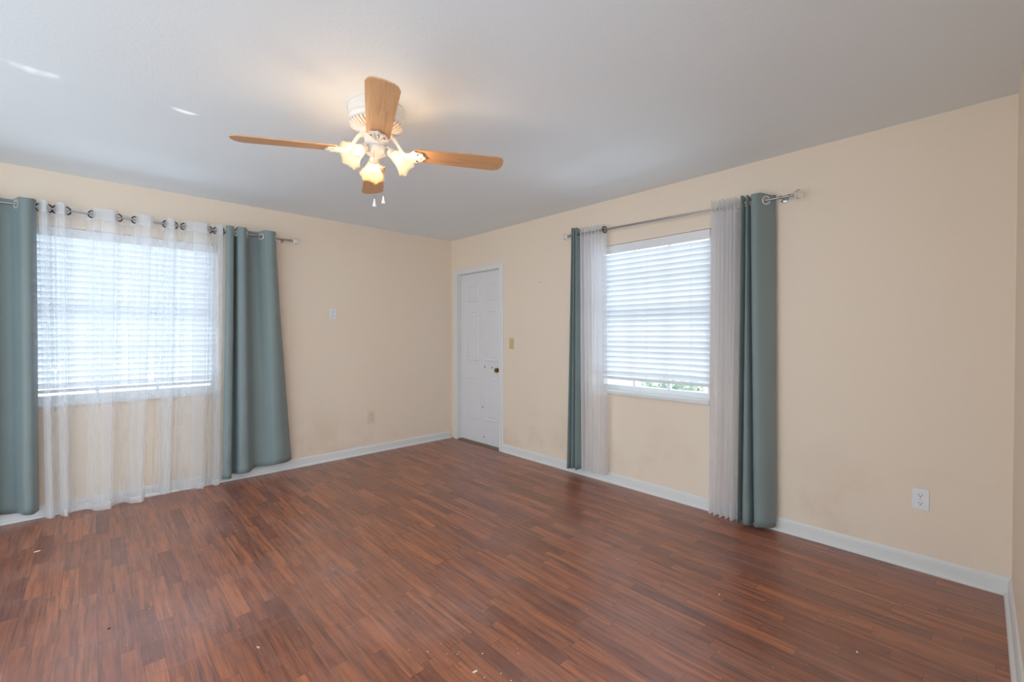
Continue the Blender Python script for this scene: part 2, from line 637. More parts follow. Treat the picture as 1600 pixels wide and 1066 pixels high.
for y0, y1 in ((-0.468, -0.245), (-0.815, -0.592)):
    for z0, z1 in ((0.285, 0.78), (0.975, 1.565), (1.675, 1.865)):
        door_panel(y0, y1, z0, z1)
b = bmesh.new()
mx = Matrix.Translation((0.048, -0.848, 0.885)) @ Matrix.Rotation(-PI / 2, 4, 'Y')
lathe(b, [(0.0, 0), (0.031, 0.0), (0.031, 0.005), (0.014, 0.008), (0.012, 0.03), (0.024, 0.04), (0.029, 0.053), (0.025, 0.065), (0.0, 0.069)], 24, mx)
new_obj('door_knob', b, M_brass, door, smooth=True)
b = bmesh.new(); box(b, 0.043, 0.049, -0.846, -0.839, 0.995, 1.058, 0.002); new_obj('latch_plate', b, M_dark, door)
for y, z in ((-0.582, 0.908), (-0.714, 0.905), (-0.545, 0.437), (-0.563, 0.090)):
    b = bmesh.new()
    lathe(b, [(0.0, 0.0005), (0.0075, 0.0005), (0.0085, 0.0012), (0.009, 0.0)], 16, Matrix.Translation((0.0475, y, z)) @ Matrix.Rotation(-PI / 2, 4, 'Y'))
    new_obj('screw_hole', b, M_dark, door)

bm = bmesh.new()   # jamb lining and stop
box(bm, 0.0, T, DR[0], DR[0] + 0.007, 0, DR[3]); box(bm, 0.0, T, DR[1] - 0.007, DR[1], 0, DR[3])
box(bm, 0.0, T, DR[0] + .007, DR[1] - .007, DR[3] - 0.007, DR[3])
box(bm, 0.089, T, DR[0] + .007, DR[1] - .007, 0.0, DR[3] - .007)
struct('trim_1', bm, M_trim)
CS = [(0.0, 0.0), (0.018, 0.0), (0.02, 0.012), (0.014, 0.03), (0.016, 0.06), (0.010, 0.075), (0.008, 0.085), (0, 0.085)]
bm = bmesh.new()   # casing on the room side of the door: three mitred lengths
inner = ((DR[0] + .004, 0.0), (DR[0] + .004, DR[3] - .004), (DR[1] - .004, DR[3] - .004), (DR[1] - .004, 0.0))
for i in range(3):
    (ya, za), (yb, zb) = inner[i], inner[i + 1]
    ends = []
    for j, (yy, zz) in enumerate((inner[i], inner[i + 1])):
        ring = []
        for o, w in CS:
            w *= (0.060, 0.060, 0.074)[i] / 0.085
            wr, wl = (w * 0.060 / 0.060, w * 0.074 / 0.060) if i == 1 else (w, w * 0.060 / 0.074)
            if i == 0: p = (-o, yy - w, zz + (w if j else 0))
            elif i == 1: p = (-o, yy + (wl if j else -wr), zz + w)
            else: p = (-o, yy + w, zz + (0 if j else wl))
            ring.append(bm.verts.new(p))
        ends.append(ring)
    n = len(CS)
    for k in range(n):
        bm.faces.new((ends[0][k], ends[0][(k + 1) % n], ends[1][(k + 1) % n], ends[1][k]))
    bm.faces.new(ends[0][::-1]); bm.faces.new(ends[1])
struct('trim_2', bm, M_trim)
bm = bmesh.new(); box(bm, -0.01, 0.089, DR[0] + .008, DR[1] - .008, 0.0, 0.011, 0.003); struct('trim_3', bm, M_thresh)


# ------------------------------------------------------------------ windows and blinds
class Side:
    """maps (s along the wall, d into the room, z) to the world"""
    def __init__(self, left): self.left = left
    def __call__(self, s, d, z): return Vector((s, -d, z)) if self.left else Vector((-d, s, z))
    def box(self, bm, s0, s1, d0, d1, z0, z1, bevel=0.0):
        a, b = self(s0, d0, z0), self(s1, d1, z1)
        box(bm, min(a.x, b.x), max(a.x, b.x), min(a.y, b.y), max(a.y, b.y), min(a.z, b.z), max(a.z, b.z), bevel)


LS, RS = Side(True), Side(False)


def window(side, name, op):
    s0, s1, z0, z1 = op
    bm = bmesh.new()
    D0, D1 = -0.085, -0.135
    fw = 0.05
    side.box(bm, s0, s0 + fw, D0, D1, z0, z1); side.box(bm, s1 - fw, s1, D0, D1, z0, z1)
    side.box(bm, s0 + fw, s1 - fw, D0, D1, z0, z0 + 0.045); side.box(bm, s0 + fw, s1 - fw, D0, D1, z1 - fw, z1)
    fr = struct(name, bm, M_vinyl)
    zm = (z0 + z1) / 2 + 0.01
    b = bmesh.new(); side.box(b, s0 + fw, s1 - fw, D0 - .005, D1 + .005, zm - 0.028, zm + 0.028); new_obj('meeting_rail', b, M_vinyl, fr)
    b = bmesh.new()
    for k in (1, 2):
        c = s0 + fw + (s1 - s0 - 2 * fw) * k / 3
        side.box(b, c - 0.011, c + 0.011, D0 - .012, D1 + .012, z0 + 0.045, zm - .028)
        side.box(b, c - 0.011, c + 0.011, D0 - .012, D1 + .012, zm + .028, z1 - fw)
    for zc in ((z0 + .045 + zm) / 2, (z1 - fw + zm) / 2):
        side.box(b, s0 + fw, s1 - fw, D0 - .014, D1 + .014, zc - .011, zc + .011)
    new_obj('muntin', b, M_vinyl, fr)
    b = bmesh.new(); side.box(b, s0 + fw, s1 - fw, -0.109, -0.111, z0 + .045, z1 - fw); new_obj('window_pane', b, M_glass, fr)
    b = bmesh.new(); side.box(b, s0 - 0.004, s1 + 0.004, 0.028, 0.0, z0 - 0.026, z0, 0.005)
    side.box(b, s0, s1, 0.0, D0, z0 - 0.012, z0 + 0.0005)
    new_obj('window_sill', b, M_trim, fr)
    return fr


window(LS, 'window_1', LW)
window(RS, 'window_2', RW)


def blind(side, op, zbot, label, cordpos):
    s0, s1, z0, z1 = op
    s0 += 0.012; s1 -= 0.012
    base = side((s0 + s1) / 2, -0.045, zbot)
    t = thing('window_blind', label, 'blind', base)
    b = bmesh.new(); side.box(b, s0, s1, -0.02, -0.07, z1 - 0.05, z1 - 0.002); new_obj('headrail', b, M_vinyl, t, origin=base)
    b = bmesh.new(); side.box(b, s0 - .004, s1 + .004, -0.008, -0.016, z1 - 0.072, z1 - 0.002, 0.003); new_obj('valance', b, M_vinyl, t, origin=base)
    b = bmesh.new()
    pitch, wd, tilt = 0.0437, 0.052, math.radians(57)
    z = zbot + 0.05
    while z < z1 - 0.06:
        rows = []
        for k in range(5):
            q = (k / 4 - 0.5) * wd
            bow = 0.0022 * (1 - (2 * k / 4 - 1) ** 2)
            # upper edge towards the room
            d = -0.045 - q * math.cos(tilt) + bow * math.sin(tilt)
            zz = z - q * math.sin(tilt) + bow * math.cos(tilt)
            rows.append([b.verts.new(side(s, d, zz)) for s in (s0, (s0 + s1) / 2, s1)])
        for p, q in zip(rows, rows[1:]):
            for k in range(2):
                b.faces.new((p[k], p[k + 1], q[k + 1], q[k]))
        z += pitch
    new_obj('slats', b, M_slat, t, smooth='all', origin=base)
    b = bmesh.new(); side.box(b, s0, s1, -0.02, -0.072, zbot, zbot + 0.022, 0.004); new_obj('bottom_rail', b, M_vinyl, t, origin=base)
    for f in cordpos:
        b = bmesh.new()
        s = s0 + (s1 - s0) * f
        for d in (-0.0235, -0.0665):
            tube(b, [side(s, d, zbot + .02), side(s, d, z1 - .05)], 0.0009, 5)
        new_obj('ladder_cord', b, M_cord, t, origin=base)
    return t


blind(LS, LW, 0.865, 'white slatted blind behind the wide white sheer curtains', (0.12, 0.5, 0.88))
blind(RS, RW, 0.895, 'white slatted blind hanging open to view in the window right of the door', (0.14, 0.5, 0.86))


# ------------------------------------------------------------------ curtains
ROD_D = 0.085


def rod_z(side, s):
    if side.left: return 2.160 + (s + 3.0) * 0.004
    return 2.180 + (s + 1.93) * 0.0208


def lobes(cross, first, front=0.05, back=0.04, gather=False):
    """plan polyline through the rod at each crossing, bulging to the room (+1) and to the wall (-1) in turn"""
    pts = []
    sg = first
    for a, c in zip(cross, cross[1:]):
        w = abs(c - a)
        amp = min(front if sg > 0 else back, 0.02 + 0.5 * w)
        pts.append((a, ROD_D))
        if gather and sg > 0 and w > 0.05:      # slack cloth folded over itself, three layers deep
            for f, h in ((.10, .50), (.40, .92), (.74, 1.08), (.84, .92), (.66, .70), (.42, .62), (.36, .50), (.55, .42), (.90, .42)):
                pts.append((a + (c - a) * f, ROD_D + amp * h))
        else:
            pts.append((a + (c - a) * 0.28, ROD_D + sg * amp * 0.85))
            pts.append((a + (c - a) * 0.72, ROD_D + sg * amp * 0.9))
        sg = -sg
    pts.append((cross[-1], ROD_D))
    return pts


def resample(pts, k):
    q = catmull(pts, 12)
    out = []
    for i in range(k):
        x = i / (k - 1) * (len(q) - 1)
        j = min(int(x), len(q) - 2)
        f = x - j
        out.append(tuple(a + (b - a) * f for a, b in zip(q[j], q[j + 1])))
    return out


def curtain(side, top, bot, ztop, zbot, m, name, label, cat, group, rows=44, n=7, ruffle=0.0, freq=40.0, seed=0,
            ring_mat=None, ring_pick=None, face=0.0, thick=0.0015, hem=None, tape=0.0, sag=0.006, crumple=0.0):
    rnd = random.Random(seed)
    if len(bot) != len(top):
        bot = resample(bot, len(top))
    P, Q = catmull(top, n), catmull(bot, n)
    ph = [rnd.uniform(0, 6.28) for _ in range(6)]
    L = len(P)
    base = side(sum(p[0] for p in Q) / L, ROD_D, (zbot[0] + zbot[1]) / 2)
    bm = bmesh.new()
    grid = []
    last, count = None, 0
    height = ztop[0] - zbot[0]
    vs = [k * 0.005 / height for k in range(17)]
    vs += [vs[-1] + (1 - vs[-1]) * (k + 1) / rows for k in range(rows)]
    rows = len(vs) - 1
    for r in range(rows + 1):
        v = vs[r]
        bl = max(0.0, (v - 0.03) / 0.97) ** 1.15
        row = []
        for i in range(L):
            u = i / (L - 1)
            s = P[i][0] * (1 - bl) + Q[i][0] * bl
            d = P[i][1] * (1 - bl) + Q[i][1] * bl
            zt = ztop[0] + (ztop[1] - ztop[0]) * u + sag * (math.sin(PI * 2 * (P[i][1] - ROD_D) / 0.12))
            zb = zbot[0] + (zbot[1] - zbot[0]) * u + 0.004 * math.sin(u * 31 + ph[0])
            z = zt + (zb - zt) * v
            k = ruffle * min(1.0, v * 3.0)
            d += k * (math.sin(u * freq + ph[1] + v * 0.9) + 0.6 * math.sin(u * freq * 2.3 + ph[2] - v * 1.7))
            s += k * 0.6 * math.sin(u * freq * 1.4 + ph[3] + v * 1.2)
            if crumple:
                c = crumple * max(0.0, v - 0.35)
                d += c * (math.sin(u * 9 + v * 21 + ph[4]) * math.sin(v * 33 + u * 13 + ph[5]))
            d = max(0.016 if v < 0.9 else 0.03, d)
            row.append(bm.verts.new(side(s, d, z)))
        grid.append(row)
    for r in range(rows):
        for i in range(L - 1):
            q = (grid[r][i], grid[r][i + 1], grid[r + 1][i + 1], grid[r + 1][i])
            if r < 30:      # eyelet: the cloth is open where the rod passes through
                hole = False
                for v in q:
                    ds = -v.co.y if side.left else -v.co.x
                    ss = v.co.x if side.left else v.co.y
                    if math.hypot(ds - ROD_D, v.co.z - rod_z(side, ss)) < (0.0205 if ring_pick is None else 0.0125):
                        hole = True
                da = [(-v.co.y if side.left else -v.co.x) - ROD_D for v in q]
                zz = [v.co.z - rod_z(side, q[0].co.x if side.left else q[0].co.y) for v in q]
                if min(da) <= 0 <= max(da) and min(zz) < 0.012 and max(zz) > -0.012:
                    hole = True
                if hole:
                    continue
            f = bm.faces.new((grid[r][i], grid[r][i + 1], grid[r + 1][i + 1], grid[r + 1][i]))
            zc = f.calc_center_median().z
            if hem is not None and (zc < min(zbot) + hem or zc > min(ztop) - tape):
                f.material_index = 1
    t = thing(name, label, cat, base, group)
    o = new_obj('fabric', bm, m, t, smooth='all', origin=base)
    if hem is not None:
        o.data.materials.append(M_hem)
    if thick:
        md = o.modifiers.new('thickness', 'SOLIDIFY')
        md.thickness = thick
        md.offset = 0
    if ring_mat:
        for i in range(L - 1):
            (sa, da), (sb, db) = P[i], P[i + 1]
            if (da - ROD_D) * (db - ROD_D) <= 0 and da != db:
                f = (ROD_D - da) / (db - da)
                s = sa + (sb - sa) * f
                if last is not None and abs(s - last) < 0.011:
                    continue
                last = s
                count += 1
                if ring_pick is not None and not (ring_pick[0] < s < ring_pick[1]):
                    continue
                b = bmesh.new()
                axis = (side(db - da, -(sb - sa), 0) - side(0, 0, 0)).normalized()
                nw = side(0, 1, 0) - side(0, 0, 0)
                axis = axis * (1 if axis.dot(nw) >= 0 else -1) + nw * face * 0.55
                torus(b, side(s, ROD_D, rod_z(side, s)), axis, 0.0245, 0.0048, 28, 8, 0.8)
                new_obj('grommet', b, ring_mat, t, smooth='all', origin=base)
    return t


# -- left window: teal, two sheers, teal
c = [-4.02, -3.93, -3.82, -3.73, -3.617, -3.522]
top = lobes(c, 1, 0.065, 0.040)[:-1] + [(-3.524, ROD_D + 0.01)]
bot = [(p[0] - 0.01, ROD_D + (p[1] - ROD_D) * 1.25 - 0.012) for p in top]
curtain(LS, top, bot, (2.195, 2.198), (0.068, 0.072), M_teal, 'curtain',
        'wide teal curtain cut off by the left edge of the photo', 'curtain', 'teal grommet curtains', seed=1,
        ring_mat=M_silver, crumple=0.006)

c = [-3.515, -3.463, -3.435, -3.375, -3.248, -3.10, -3.01, -2.90]
top = lobes(c, 1, 0.062, 0.035, True)
top[-1] = (top[-1][0], ROD_D + 0.022)


def hang(top, b0, b1, push=0.0, seed=0):
    """the hem line: the same folds, shifted and slightly opened"""
    r = random.Random(seed)
    a0, a1 = top[0][0], top[-1][0]
    return [(b0 + (x - a0) / (a1 - a0) * (b1 - b0) + r.uniform(-.004, .004), ROD_D + push + (d - ROD_D) * 1.05 + r.uniform(-.004, .004)) for x, d in top]


curtain(LS, top, hang(top, -3.50, -2.975, 0.01, 1), (2.200, 2.197), (0.014, 0.006), M_sheer, 'sheer_curtain',
        'spread white sheer curtain next to the teal curtain cut off by the photo edge', 'curtain', 'white sheer curtains',
        seed=2, ruffle=0.0010, freq=15, ring_mat=M_bronze, thick=0, hem=0.03, tape=0.085, n=6, face=0.8)

c = [-2.878, -2.825, -2.762, -2.708, -2.529, -2.491, -2.436]
top = lobes(c, -1, 0.062, 0.035, True)
top[0] = (top[0][0], ROD_D - 0.022)
curtain(LS, top, hang(top, -2.93, -2.482, 0.0, 2), (2.198, 2.203), (0.03, 0.012), M_sheer, 'sheer_curtain',
        'spread white sheer curtain next to the teal curtain with the flaring hem', 'curtain', 'white sheer curtains',
        seed=3, ruffle=0.0010, freq=15, ring_mat=M_bronze, thick=0, hem=0.03, tape=0.085, n=6, face=0.8)

c = [-2.424, -2.353, -2.256, -2.145, -2.024, -2.005]
top = [(-2.420, .12), (-2.395, .135), (-2.366, .125), (-2.356, .085), (-2.348, .04), (-2.340, .085), (-2.328, .13), (-2.285, .14), (-2.256, ROD_D),
       (-2.225, .045), (-2.175, .045), (-2.145, ROD_D), (-2.11, .135), (-2.06, .14), (-2.024, ROD_D), (-2.015, .05)]
bot = [(-2.465, .11), (-2.43, .13), (-2.40, .12), (-2.392, .07), (-2.37, .035), (-2.352, .08), (-2.335, .14), (-2.28, .145), (-2.24, .10),
       (-2.20, .06), (-2.14, .07), (-2.10, .10), (-2.06, .145), (-1.99, .14), (-1.925, .095), (-1.90, .07)]
curtain(LS, top, bot, (2.206, 2.214), (0.045, 0.112), M_teal, 'curtain',
        'teal curtain flaring at the hem, beside the sheers left of the wall outlets', 'curtain', 'teal grommet curtains', seed=4,
        ring_mat=M_silver, crumple=0.010)

# -- right window: teal and sheer bunched on either side


def pleats(s0, s1, n, dlo, dhi, rnd):
    out = []
    for i in range(2 * n + 1):
        f = i / (2 * n)
        out.append((s0 + (s1 - s0) * f + rnd.uniform(-.2, .2) * (s1 - s0) / (2 * n) * (0 < i < 2 * n),
                    (dhi if i % 2 else dlo) + rnd.uniform(-.008, .008)))
    return out


rn = random.Random(11)
top = pleats(-1.985, -2.062, 3, 0.05, 0.125, rn)
bot = pleats(-1.925, -2.068, 3, 0.045, 0.12, rn)
curtain(RS, top, bot, (2.232, 2.228), (0.06, 0.066), M_teal, 'curtain',
        'narrow bunched teal curtain between the door and the right window', 'curtain', 'teal grommet curtains', ring_pick=(9, 9), seed=5,
        ring_mat=M_silver)
top = pleats(-2.080, -2.335, 7, 0.055, 0.12, rn)
bot = pleats(-2.088, -2.355, 6, 0.06, 0.11, rn)
curtain(RS, top, bot, (2.225, 2.215), (0.06, 0.085), M_dense, 'sheer_curtain',
        'white sheer curtain bunched against the narrow teal curtain nearest the door', 'curtain', 'white sheer curtains', ring_pick=(-2.345, -2.305), seed=6, sag=0.0025,
        ring_mat=M_bronze, thick=0, hem=0.0, tape=0.08, ruffle=0.0015, freq=22)
top = pleats(-3.225, -3.402, 7, 0.055, 0.125, rn)
bot = pleats(-3.21, -3.392, 5, 0.065, 0.11, rn)
curtain(RS, top, bot, (2.208, 2.20), (0.02, 0.012), M_dense, 'sheer_curtain',
        'white sheer curtain gathered against the broad teal curtain nearest the camera', 'curtain', 'white sheer curtains', ring_pick=(9, 9), seed=7, sag=0.0025,
        ring_mat=M_bronze, thick=0, hem=0.0, tape=0.08, ruffle=0.0015, freq=22)
top = [(-3.418, .07), (-3.424, .11), (-3.435, .125), (-3.446, .09), (-3.45, .05), (-3.456, .09), (-3.464, .12), (-3.474, .10), (-3.478, .05),
       (-3.486, .08), (-3.498, .13), (-3.53, .135), (-3.565, ROD_D + .01), (-3.60, .05), (-3.612, .03)]
bot = [(-3.405, .06), (-3.415, .11), (-3.425, .13), (-3.43, .08), (-3.435, .05), (-3.445, .10), (-3.465, .135), (-3.495, .12), (-3.505, .05),
       (-3.512, .08), (-3.53, .125), (-3.56, .13), (-3.595, .11), (-3.62, .07), (-3.632, .05)]
curtain(RS, top, bot, (2.195, 2.185), (0.012, 0.034), M_teal, 'curtain',
        'broad teal curtain right of the right window, nearest the bare wall outlet', 'curtain', 'teal grommet curtains', ring_pick=(-3.6, -3.54), seed=8,
        ring_mat=M_silver, crumple=0.004)


def curtain_rod(side, s0, s1, step, label, brackets):
    base = side((s0 + s1) / 2, ROD_D, rod_z(side, (s0 + s1) / 2))
    t = thing('curtain_rod', label, 'curtain rod', base, 'curtain rods')
    P = lambda s: side(s, ROD_D, rod_z(side, s))
    b = bmesh.new(); tube(b, [P(s0), P(step)], 0.0068, 14); tube(b, [P(step), P(s1)], 0.0082, 14)
    new_obj('pole', b, M_nickel, t, smooth=True, origin=base)
    for s, sg in ((s0, -1), (s1, 1)):
        ax = (side(1, 0, 0) - side(0, 0, 0)) * sg
        mt = Matrix.Translation(P(s)) @ Vector((0, 0, 1)).rotation_difference(ax).to_matrix().to_4x4()
        b = bmesh.new(); lathe(b, [(0, -.006), (.011, -.006), (.013, 0), (.011, .006), (.008, .010), (.008, .02), (0.012, .024), (0, .026)], 18, mt)
        f = new_obj('finial_collar', b, M_nickel, t, smooth=True, origin=base)
        b = bmesh.new(); lathe(b, [(0.002, .024), (.014, .028), (.026, .040), (.031, .052), (.026, .066), (.014, .074), (.001, .077)], 12, mt)
        new_obj('crystal_finial', b, M_crystal, t, origin=base)
    for s in brackets:
        z = rod_z(side, s)
        b = bmesh.new()
        mt = Matrix.Translation(side(s, 0, z + 0.004)) @ Vector((0, 0, 1)).rotation_difference(side(0, 1, 0) - side(0, 0, 0)).to_matrix().to_4x4()
        lathe(b, [(0, 0), (.02, 0), (.021, .003), (.012, .007), (0, .008)], 20, mt)
        tube(b, [side(s, .004, z + .002), side(s, .05, z - .004), side(s, ROD_D, z - .0125)], 0.005, 10)
        torus(b, side(s, ROD_D, z), side(1, 0, 0) - side(0, 0, 0), 0.0105, 0.0028, 20, 8, 2.0)
        new_obj('bracket', b, M_nickel, t, smooth=True, origin=base)
    return t


curtain_rod(LS, -4.24, -1.90, -2.99, 'brushed metal curtain rod over the left window, carrying the spread sheers', (-4.12, -1.955))
curtain_rod(RS, -3.70, -1.955, -3.04, 'brushed metal curtain rod over the right window, bare in the middle', (-3.655, -1.975))

# ------------------------------------------------------------------ ceiling fan
FC = Vector((-2.182, -2.39, H))
fan = thing('ceiling_fan', 'white ceiling fan with four wood blades and three lit glass shades', 'ceiling fan', FC)
b = bmesh.new()
lathe(b, [(0, 0), (.138, 0), (.141, -.004), (.141, -.014), (.137, -.018), (.137, -.048), (.134, -.052), (.137, -.057), (.136, -.066),
          (.128, -.082), (.124, -.088), (0, -.088)], 56)
new_obj('motor_housing', b, M_white, fan, smooth=True)
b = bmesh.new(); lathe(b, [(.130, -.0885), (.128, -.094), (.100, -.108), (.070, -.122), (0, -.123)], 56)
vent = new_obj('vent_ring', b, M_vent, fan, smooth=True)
b = bmesh.new()
for k in range(36):
    a0 = 2 * PI * k / 36
    rows = []
    for r, z, hw in ((.1315, -.088, .0072), (.131, -.096, .0072), (.102, -.1105, .0052), (.068, -.126, .0038)):
        e = Vector((math.cos(a0), math.sin(a0), 0)); s = Vector((-math.sin(a0), math.cos(a0), 0))
        rows.append([b.verts.new(e * r + s * q * hw + Vector((0, 0, z - dz))) for q, dz in ((-1, -.003), (-.6, .001), (.6, .001), (1, -.003))])
    for p, q in zip(rows, rows[1:]):
        for i in range(3):
            b.faces.new((p[i], p[i + 1], q[i + 1], q[i]))
new_obj('rib', b, M_white, vent, smooth='all')
b = bmesh.new(); lathe(b, [(0, -.122), (.078, -.122), (.080, -.128), (.078, -.138), (.066, -.142), (0, -.142)], 40); new_obj('hub', b, M_white, fan, smooth=True)
b = bmesh.new(); lathe(b, [(0, -.14), (.058, -.14), (.060, -.146), (.058, -.185), (.054, -.192), (.05, -.196), (.054, -.202), (.056, -.215), (.05, -.232),
                           (.034, -.243), (.02, -.248), (.012, -.256), (0, -.258)], 40)
new_obj('switch_housing', b, M_white, fan, smooth=True)

BLZ = -0.219
PITCH = math.radians(-9.5)
b0 = math.radians(61.6 + 0.0)
for k in range(4):
    deg, droop = ((65.8, 1.2), (151.6, 0.4), (245.8, -0.5), (331.6, 0.0))[k]
    rotz = Matrix.Rotation(math.radians(deg), 4, 'Z') @ Matrix.Rotation(math.radians(droop), 4, 'Y')
    # blade iron
    b = bmesh.new()
    arm = bezier((.062, 0, -.135), (.105, 0, -.135), (.115, 0, BLZ - .012), (.165, 0, BLZ - .012), 9)
    tube(b, arm, [.012, .0115, .011, .010, .009, .009, .009, .0095, .010, .011], 10)
    iron_t = Matrix.Translation((0, 0, BLZ)) @ Matrix.Rotation(PITCH, 4, 'X')
    # scalloped shell plate under the blade root, with fan ribs
    pl = []
    for i in range(25):
        t = -1 + 2 * i / 24
        a = t * 1.25
        R2 = 0.088 * (1 + 0.05 * math.cos(a * 9))
        pl.append((.158 + R2 * math.cos(a) * 1.0, R2 * math.sin(a) * .62))
    base_l = [(.156, -.012), (.156, .012)]
    outl = pl + [base_l[1], base_l[0]]
    lo = [b.verts.new(iron_t @ Vector((x, y, -.013))) for x, y in outl]
    hi = [b.verts.new(iron_t @ Vector((x, y, -.0055))) for x, y in outl]
    b.faces.new(lo); b.faces.new(hi[::-1])
    for i in range(len(outl)):
        j = (i + 1) % len(outl)
        b.faces.new((lo[i], lo[j], hi[j], hi[i]))
    for t in (-.85, -.42, 0, .42, .85):
        a = t * 1.15
        tube(b, [iron_t @ Vector((.162, .004 * t, -.014)), iron_t @ Vector((.158 + .083 * math.cos(a), .083 * math.sin(a) * .62, -.013))], [.0045, .003], 8)
    b.transform(rotz)
    iron = new_obj('blade_iron', b, M_white, fan, smooth=30)
    for x, y in ((.205, -.03), (.205, .03), (.226, 0)):
        b = bmesh.new()
        lathe(b, [(0, -.0165), (.004, -.016), (.005, -.013)], 10, rotz @ iron_t @ Matrix.Translation((x, y, 0)))
        new_obj('screw', b, M_brass, iron)
    # blade: tapered board with rounded, clipped tip
    b = bmesh.new()
    w0, w1, r0, r1 = .055, .0675, .185, .668
    outl = [(r0, -w0 + .012), (r0 + .01, -w0), (r1 - .045, -w1), (r1 - .018, -w1 + .012), (r1 - .006, -w1 + .03), (r1, 0), (r1 - .006, w1 - .03),
            (r1 - .018, w1 - .012), (r1 - .045, w1), (r0 + .01, w0), (r0, w0 - .012)]
    lo = [b.verts.new((x, y, -.003)) for x, y in outl]
    hi = [b.verts.new((x, y, .003)) for x, y in outl]
    b.faces.new(lo); b.faces.new(hi[::-1])
    for i in range(len(outl)):
        j = (i + 1) % len(outl)
        b.faces.new((lo[i], lo[j], hi[j], hi[i]))
    bl = new_obj('blade', b, M_blade, fan)
    bl.matrix_local = rotz @ Matrix.Translation((0, 0, BLZ)) @ Matrix.Rotation(PITCH, 4, 'X')

SEG = 128


def ruffle(th, i, r, z):
    k = max(0.0, (i - 3) / 6.0)
    return r * (1 + 0.05 * k * math.cos(12 * th) + 0.012 * math.cos(32 * th)), z + 0.006 * k * k * math.cos(6 * th)


for deg in (192, 72, -48):
    a = math.radians(deg)
    e = Vector((math.cos(a), math.sin(a), 0))
    b = bmesh.new()
    neck = e * .075 + Vector((0, 0, -.226))
    tube(b, bezier(e * .04 + Vector((0, 0, -.205)), e * .065 + Vector((0, 0, -.195)), e * .07 + Vector((0, 0, -.205)), neck, 8), .008, 10)
    ax = (e * 0.80 + Vector((0, 0, -0.60))).normalized()
    mt = Matrix.Translation(neck) @ Vector((0, 0, 1)).rotation_difference(ax).to_matrix().to_4x4()
    lathe(b, [(0, -.012), (.016, -.012), (.022, -.004), (.0235, .012), (.0225, .022), (0, .022)], 24, mt)
    arm = new_obj('light_arm', b, M_white, fan, smooth=True)
    b = bmesh.new()
    lathe(b, [(.0245, .010), (.026, .022), (.029, .034), (.033, .047), (.0365, .060), (.0405, .073), (.046, .085), (.053, .095), (.060, .102), (.066, .106)],
          SEG, mt, ruffle)
    new_obj('lamp_shade', b, M_shade, arm, smooth='all')
    b = bmesh.new()
    lathe(b, [(0.0, .022), (.008, .024), (.010, .034), (.014, .044), (.017, .054), (.016, .064), (.010, .074), (0.0, .079)], 20, mt)
    new_obj('bulb', b, M_bulb, arm, smooth='all')
    d = bpy.data.lights.new('bulb_light', 'POINT')
    d.energy = 2.0
    d.color = (1.0, 0.66, 0.36)
    d.shadow_soft_size = 0.02
    lo = bpy.data.objects.new('bulb_light', d)
    COL.objects.link(lo)
    lo.parent = fan
    lo.location = mt @ Vector((0, 0, .092))
for (x, y, z0, z1) in ((-.035, -.046, -.232, -.478), (.034, -.005, -.232, -.44)):
    b = bmesh.new()
    tube(b, [(x, y, z0), (x, y, z1)], .0011, 6)
    ch = new_obj('pull_chain', b, M_nickel, fan)
    b = bmesh.new()
    lathe(b, [(0, 0), (.0035, -.002), (.0045, -.012), (.006, -.022), (.009, -.036), (.0095, -.040), (.006, -.041)], 16, Matrix.Translation((x, y, z1)))
    new_obj('pull_knob', b, M_wplate, ch, smooth=True)


# ------------------------------------------------------------------ outlets and switch
def outlet(side, s, z, m, label, scale=1.0, slots=True):
    base = side(s, 0, z)
    t = thing('wall_outlet', label, 'outlet', base, 'wall outlets')
    b = bmesh.new(); side.box(b, s - .035 * scale, s + .035 * scale, 0, .006, z - .057 * scale, z + .057 * scale, .0025)
    new_obj('cover_plate', b, m, t, origin=base)
    n = side(0, 1, 0) - side(0, 0, 0)
    q = Vector((0, 0, 1)).rotation_difference(n).to_matrix().to_4x4()
    for dz in (.021, -.021):
        zc = z + dz * scale
        b = bmesh.new()
        outl = []
        for i in range(28):
            a = 2 * PI * i / 28
            outl.append((.0172 * math.cos(a) * scale, max(-.0125, min(.0125, .0172 * math.sin(a))) * scale))
        lo = [b.verts.new(side(s + x, .0055, zc + y)) for x, y in outl]
        hi = [b.verts.new(side(s + x * .97, .0085, zc + y * .97)) for x, y in outl]
        b.faces.new(hi)
        for i in range(28):
            j = (i + 1) % 28
            b.faces.new((lo[i], lo[j], hi[j], hi[i]))
        rc = new_obj('receptacle', b, m, t, origin=base)
        b = bmesh.new()
        side.box(b, s - .0078, s - .0055, .008, .0089, zc - .001, zc + .0075)
        side.box(b, s + .0055, s + .0078, .008, .0089, zc - .001, zc + .0075)
        lathe(b, [(0, .0089), (.0028, .0089), (.0028, .008)], 12, Matrix.Translation(side(s, 0, zc - .0065)) @ q)
        new_obj('socket_slots', b, M_slot, rc, origin=base)
    b = bmesh.new(); lathe(b, [(0, .0078), (.0028, .0075), (.0032, .006)], 12, Matrix.Translation(side(s, 0, z)) @ q)
    new_obj('screw', b, M_nickel, t, origin=base)
    return t


outlet(LS, -1.476, 1.494, M_wplate, 'white outlet set high on the wall, right of the flaring teal curtain', 0.95)
outlet(LS, -1.068, 0.388, M_beige, 'beige outlet low on the wall left of the white door', 1.15)
outlet(RS, -4.316, 0.386, M_wplate, 'white outlet low on the bare wall near the right edge', 1.0)

